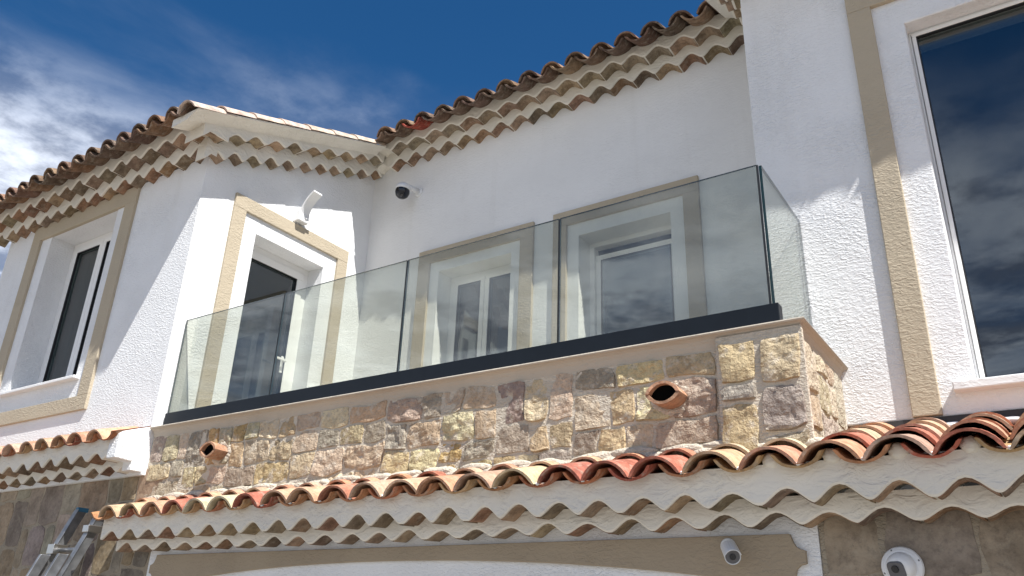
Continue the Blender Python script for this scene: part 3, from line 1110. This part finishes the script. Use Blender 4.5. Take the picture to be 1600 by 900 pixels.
# over the left stone wall
can = part_empty('tiled_canopy', (-7.3, YS, 1.0))
cornice_row(can, XE, -5.693, arches_between(XE, -5.64, 0.222), 1.020, 0.050, 1.135, 0.12, 0.0, front(YS))
cornice_row(can, XE, -5.693, arches_between(XE, -5.66, 0.2125), 1.088, 0.059, 1.245, 0.25, 0.12, front(YS))
V = [(XE, YS - 0.24, 1.225), (-5.693, YS - 0.24, 1.225), (-5.693, YL + 0.02, 1.30), (XE, YL + 0.02, 1.30)]
V += [(x, y, z - 0.03) for x, y, z in V]
mk('canopy_bed', V, [(0, 1, 2, 3), (7, 6, 5, 4)] + [(i, i + 4, (i + 1) % 4 + 4, (i + 1) % 4) for i in range(4)], 'roofbase', can)
xs2 = [-5.915 - 0.242 * i for i in range(13)]
eave(can, sorted(xs2), CY, 1.302, 0.34, 1, NEW, NEWPAN, COVER, PAN, 0.242)
# plastered end cheek of this canopy
V = []
prof = [(0.262, 1.088), (0.262, 1.262), (0.235, 1.285), (-0.03, 1.385), (-0.03, 1.018), (0.122, 1.018), (0.122, 1.082)]
for x in (-5.80, -5.689):
    for d, z in prof:
        V.append((x, YS - d, z))
n = len(prof)
bevel(mk('end_cheek', V, [tuple(range(n)), tuple(range(2 * n - 1, n - 1, -1))] + [(i, (i + 1) % n, n + (i + 1) % n, n + i) for i in range(n)], 'white', can), 0.006, 2)
put_tile('cornice_tile', COVER_OLD[0], (-5.79, YS - 0.235, 1.062), 0, 0, can, (0.36, 0.30, 0.22)) if False else None

# ------------------------------------------------------------------ clay water spouts through the parapet
for (x, z) in ((-1.477, 1.066), (-4.83, 1.093)):
    sp = part_empty('water_spout', (x, YS, z))
    for nm, up in (('upper_tile', True), ('lower_tile', False)):
        me = canal_tile_mesh('spout_tile', 0.24, 0.172, 0.165, 0.060 if up else 0.052, 0.013, up, 14, 3 + up)
        me.materials.append(M['tile'])
        put_tile(nm, me, (x, YS - 0.115, z + (0.001 if up else -0.001)), -0.02, 0.0, sp, (0.55, 0.30, 0.185) if up else (0.46, 0.27, 0.17))
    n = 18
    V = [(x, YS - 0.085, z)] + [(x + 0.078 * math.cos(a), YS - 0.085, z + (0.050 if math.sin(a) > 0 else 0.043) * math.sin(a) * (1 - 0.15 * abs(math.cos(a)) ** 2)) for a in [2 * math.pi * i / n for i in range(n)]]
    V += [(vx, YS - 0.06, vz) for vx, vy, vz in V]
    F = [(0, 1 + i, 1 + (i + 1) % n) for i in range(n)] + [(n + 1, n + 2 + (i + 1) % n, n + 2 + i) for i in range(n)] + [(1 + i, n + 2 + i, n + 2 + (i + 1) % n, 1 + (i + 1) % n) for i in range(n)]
    mk('bore_shade_plate', V, F, 'bore_shade', sp)  # plate closing the tube, coloured black as the shade of a deep hollow
    mortar_lumps('mortar_collar', sp, [(x + 0.088 * math.cos(a), YS + 0.008, z + 0.062 * math.sin(a), rnd(0.024, 0.034)) for a in [i * 0.33 for i in range(19)]], 0.016, 'mortar', 1.5)

# ------------------------------------------------------------------ glass balustrade (its own thing)
YG = 3.627
bal = empty('glass_balustrade', (-3.3, YG, 1.357), 'frameless glass balustrade on a black base rail along the terrace edge', 'balustrade')
bevel(box('base_rail', -5.66, -0.945, YG - 0.028, YG + 0.034, 1.3575, 1.48, 'black', bal), 0.003)
bevel(box('base_rail', -1.005, -0.947, YG + 0.036, YR - 0.01, 1.3575, 1.415, 'black', bal), 0.003)


def edge_faces(o, axis):
    o.data.materials.append(M['glass_edge'])
    for p in o.data.polygons:
        if abs(p.normal[axis]) < 0.5:
            p.material_index = 1
    return o


jx = [-5.672, -4.502, -3.322, -2.158, -0.986]
for i in range(4):
    x0, x1 = jx[i] + 0.006, jx[i + 1] - 0.006
    edge_faces(box('glass_panel', x0, x1, YG - 0.007, YG + 0.007, 1.44, 2.258, 'glass', bal), 1)
    if i:
        box('joint_strip', jx[i] - 0.0055, jx[i] + 0.0055, YG - 0.006, YG + 0.006, 1.481, 2.254, 'seal', bal)
edge_faces(box('glass_panel', -0.983, -0.969, YG + 0.012, YR - 0.008, 1.44, 2.258, 'glass', bal), 0)
box('joint_strip', -0.9915, -0.9835, YG - 0.006, YG + 0.006, 1.481, 2.256, 'seal', bal)

# ------------------------------------------------------------------ small fittings (things of their own)
# curved white lamp above the terrace door
lx, ly, lz = XL, 4.585, 3.62
lamp = empty('wall_lamp', (lx + 0.03, ly, lz - 0.03), 'curved white wall lamp above the beige door surround', 'wall lamp')
bevel(box('lamp_base', lx + 0.001, lx + 0.085, ly - 0.062, ly + 0.062, lz - 0.035, lz + 0.075, 'plastic', lamp), 0.008, 3)
V, F = [], []
n = 14
for i in range(n + 1):
    a = math.radians(5 + 62 * i / n)
    r = 0.27
    cxp, czp = lx + 0.075 + r * (1 - math.cos(a)), lz - 0.03 + r * math.sin(a) * 1.05
    nx_, nz_ = -math.cos(a), math.sin(a)
    for dy in (-0.052, 0.052):
        V += [(cxp, ly + dy, czp), (cxp + 0.024 * nx_, ly + dy, czp + 0.024 * nz_)]
for i in range(n):
    a, b = 4 * i, 4 * i + 4
    F += [(a, b, b + 1, a + 1), (a + 2, a + 3, b + 3, b + 2), (a, a + 2, b + 2, b), (a + 1, b + 1, b + 3, a + 3)]
F += [(0, 1, 3, 2), (4 * n, 4 * n + 2, 4 * n + 3, 4 * n + 1)]
bevel(mk('lamp_shade', V, F, 'plastic', lamp), 0.004, 2)
v, f = lathe_vf([(0.012, 0), (0.012, 0.006), (0.008, 0.01)], 12, (lx + 0.086, ly + 0.02, lz + 0.01), (1, 0, 0.1))
mk('screw', v, f, 'pvc', lamp, smooth_=False)

# dome camera on a bracket high on the terrace back wall
cxw, czw = -5.02, 4.225
dc = empty('dome_camera', (cxw, YB, czw - 0.12), 'white dome camera with a black dome high on the terrace back wall', 'security camera')
hd = Vector((-5.075, YB - 0.19, czw - 0.045))
v, f = lathe_vf([(0.0, 0.0), (0.052, 0.0), (0.052, 0.018), (0.030, 0.024)], 20, (cxw, YB - 0.001, czw), (0, -1, 0))
mk('mount_plate', v, f, 'plastic', dc)
ax = (hd + Vector((0, 0, 0.06))) - Vector((cxw, YB - 0.02, czw))
v, f = lathe_vf([(0.030, 0.0), (0.028, ax.length)], 16, (cxw, YB - 0.02, czw), ax)
mk('bracket', v, f, 'plastic', dc, smooth_=True)
v, f = lathe_vf([(0.072, -0.006), (0.077, 0.0), (0.077, 0.020), (0.070, 0.042), (0.052, 0.062), (0.028, 0.072), (0.004, 0.075)], 28, hd, (0.08, 0.05, 1))
mk('hood', v, f, 'plastic', dc, smooth_=True)
v, f = lathe_vf([(0.066, 0.012), (0.074, -0.010), (0.075, -0.040), (0.062, -0.074), (0.036, -0.096), (0.003, -0.104)], 28, hd, (0.08, 0.05, 1))
mk('dome', v, f, 'lens', dc, smooth_=True)

# bullet camera on the taupe band
bc = empty('bullet_camera', (-1.235, YS - 0.022, 0.385), 'white bullet camera on the taupe band above the garage', 'security camera')
bp = Vector((-1.238, YS - 0.0225, 0.380))
v, f = lathe_vf([(0.033, 0), (0.034, 0.010), (0.028, 0.020)], 22, bp, (0, -1, 0))
mk('mount_plate', v, f, 'plastic', bc)
bdir = Vector((0.42, -0.78, -0.42)).normalized()
st = bp + Vector((0, -0.014, 0))
v, f = lathe_vf([(0.022, 0.0), (0.030, 0.012), (0.0315, 0.04), (0.0325, 0.105), (0.0335, 0.125), (0.0320, 0.128), (0.0300, 0.122)], 26, st, bdir)
mk('barrel', v, f, 'plastic', bc, smooth_=True)
v, f = lathe_vf([(0.0295, 0.1222), (0.0295, 0.1235)], 22, st, bdir)
fc = mk('front_disc', v, f, 'grey', bc)
v, f = lathe_vf([(0.013, 0.1236), (0.013, 0.128), (0.010, 0.129)], 18, st, bdir)
mk('lens', v, f, 'lens', fc)
q = bdir.to_track_quat('Z', 'Y')
V = []
for h in (0.03, 0.142):
    for i in range(9):
        a = math.radians(25 + 130 * i / 8)
        for r in (0.0335, 0.0365):
            V.append(st + q @ Vector((r * math.cos(a), r * math.sin(a), h)))
F = []
for i in range(8):
    a = 2 * i
    F += [(a, a + 2, a + 20, a + 18), (a + 1, a + 19, a + 21, a + 3), (a, a + 1, a + 3, a + 2), (a + 18, a + 20, a + 21, a + 19)]
F += [(0, 18, 19, 1), (16, 17, 35, 34)]
mk('sun_visor', V, F, 'plastic', bc)

# turret camera on the lower stone wall
tb = Vector((-0.565, YS - 0.012, 0.288))
tcm = empty('turret_camera', (tb.x, YS, tb.z - 0.075), 'white turret camera with a black oval face on the lower stone wall', 'security camera')
v, f = lathe_vf([(0.074, -0.012), (0.076, 0.006), (0.072, 0.018), (0.060, 0.026)], 36, tb, (0, -1, 0))
mk('base_ring', v, f, 'plastic', tcm)
td = Vector((-0.30, -0.80, -0.36)).normalized()
bc_ = tb + Vector((0, -0.022, 0))
prof = [(0.055 * math.sin(math.radians(a)), 0.055 * -math.cos(math.radians(a))) for a in (8, 30, 55, 80, 100, 120, 134)]
v, f = lathe_vf(prof, 32, bc_, td)
mk('ball', v, f, 'plastic', tcm, smooth_=True)
hc = 0.055 * -math.cos(math.radians(134))
q = td.to_track_quat('Z', 'Y')
V, F = [], []
for (k, h) in ((1.0, hc - 0.002), (1.0, hc + 0.006), (0.9, hc + 0.009)):
    for i in range(28):
        a = 2 * math.pi * i / 28
        r = 0.034 / (abs(math.cos(a)) ** 4 + abs(math.sin(a)) ** 4) ** 0.25
        V.append(bc_ + q @ Vector((r * k * math.cos(a) * 0.95, r * k * math.sin(a) * 1.02, h)))
for j in range(2):
    for i in range(28):
        F.append((j * 28 + i, j * 28 + (i + 1) % 28, (j + 1) * 28 + (i + 1) % 28, (j + 1) * 28 + i))
F.append(tuple(56 + i for i in range(28)))
fc = mk('face_plate', V, F, 'grey', tcm)
v, f = lathe_vf([(0.014, hc + 0.0092), (0.014, hc + 0.013), (0.010, hc + 0.0135)], 20, bc_ + q @ Vector((0.0, 0.008, 0)), td)
mk('lens', v, f, 'lens', fc)
for a in (20, 115, 200, 290):
    ar = math.radians(a)
    v, f = lathe_vf([(0.004, 0), (0.003, 0.0015)], 8, tb + Vector((0.066 * math.cos(ar), -0.0215, 0.066 * math.sin(ar))), (0, -1, 0))
    mk('screw', v, f, 'grey', tcm)

# ladder leaning on the left stone wall
lad = empty('ladder', (-6.13, 2.56, GZ), 'aluminium ladder leaning on the stone wall beside the garage', 'ladder')
LZ1 = 0.771


def lad_y(z):
    return YS - 0.03 - 0.38 * (LZ1 - z)


def lad_bar(name, x0, x1, z0, z1, off0, off1, mat='alu'):
    V = []
    for x in (x0, x1):
        for o in (off0, off1):
            V += [(x, lad_y(z0) + o, z0), (x, lad_y(z1) + o, z1)]
    F = [(0, 1, 3, 2), (4, 6, 7, 5), (0, 4, 5, 1), (2, 3, 7, 6), (0, 2, 6, 4), (1, 5, 7, 3)]
    return bevel(mk(name, V, F, mat, lad), 0.003, 2)


for (xa, zt) in ((-6.30, LZ1), (-5.975, 0.70)):
    lad_bar('rail', xa - 0.013, xa + 0.013, GZ, zt, -0.075, 0.0)
    lad_bar('rail_flange', xa - 0.028, xa + 0.028, GZ, zt - 0.004, -0.079, -0.0755)
    lad_bar('inner_rail', xa + (0.03 if xa < -6.1 else -0.055), xa + (0.055 if xa < -6.1 else -0.03), GZ, 0.42, -0.16, -0.085)
z = -1.5
while z < 0.62:
    y = lad_y(z) - 0.037
    v, f = lathe_vf([(0.016, 0.0), (0.016, 0.30)], 12, (-6.287, y, z), (1, 0, 0))
    mk('rung', v, f, 'alu', lad, smooth_=True)
    z += 0.28
box('guide_clamp', -6.335, -6.25, lad_y(0.47) - 0.10, lad_y(0.47) + 0.01, 0.43, 0.50, 'steel', lad, 0.004)
box('guide_clamp', -6.01, -5.935, lad_y(0.60) - 0.10, lad_y(0.60) + 0.01, 0.58, 0.63, 'steel', lad, 0.004)
box('end_cap', -6.318, -6.282, lad_y(LZ1) - 0.08, lad_y(LZ1) + 0.004, LZ1 - 0.02, LZ1 + 0.012, 'bluecap', lad, 0.003)
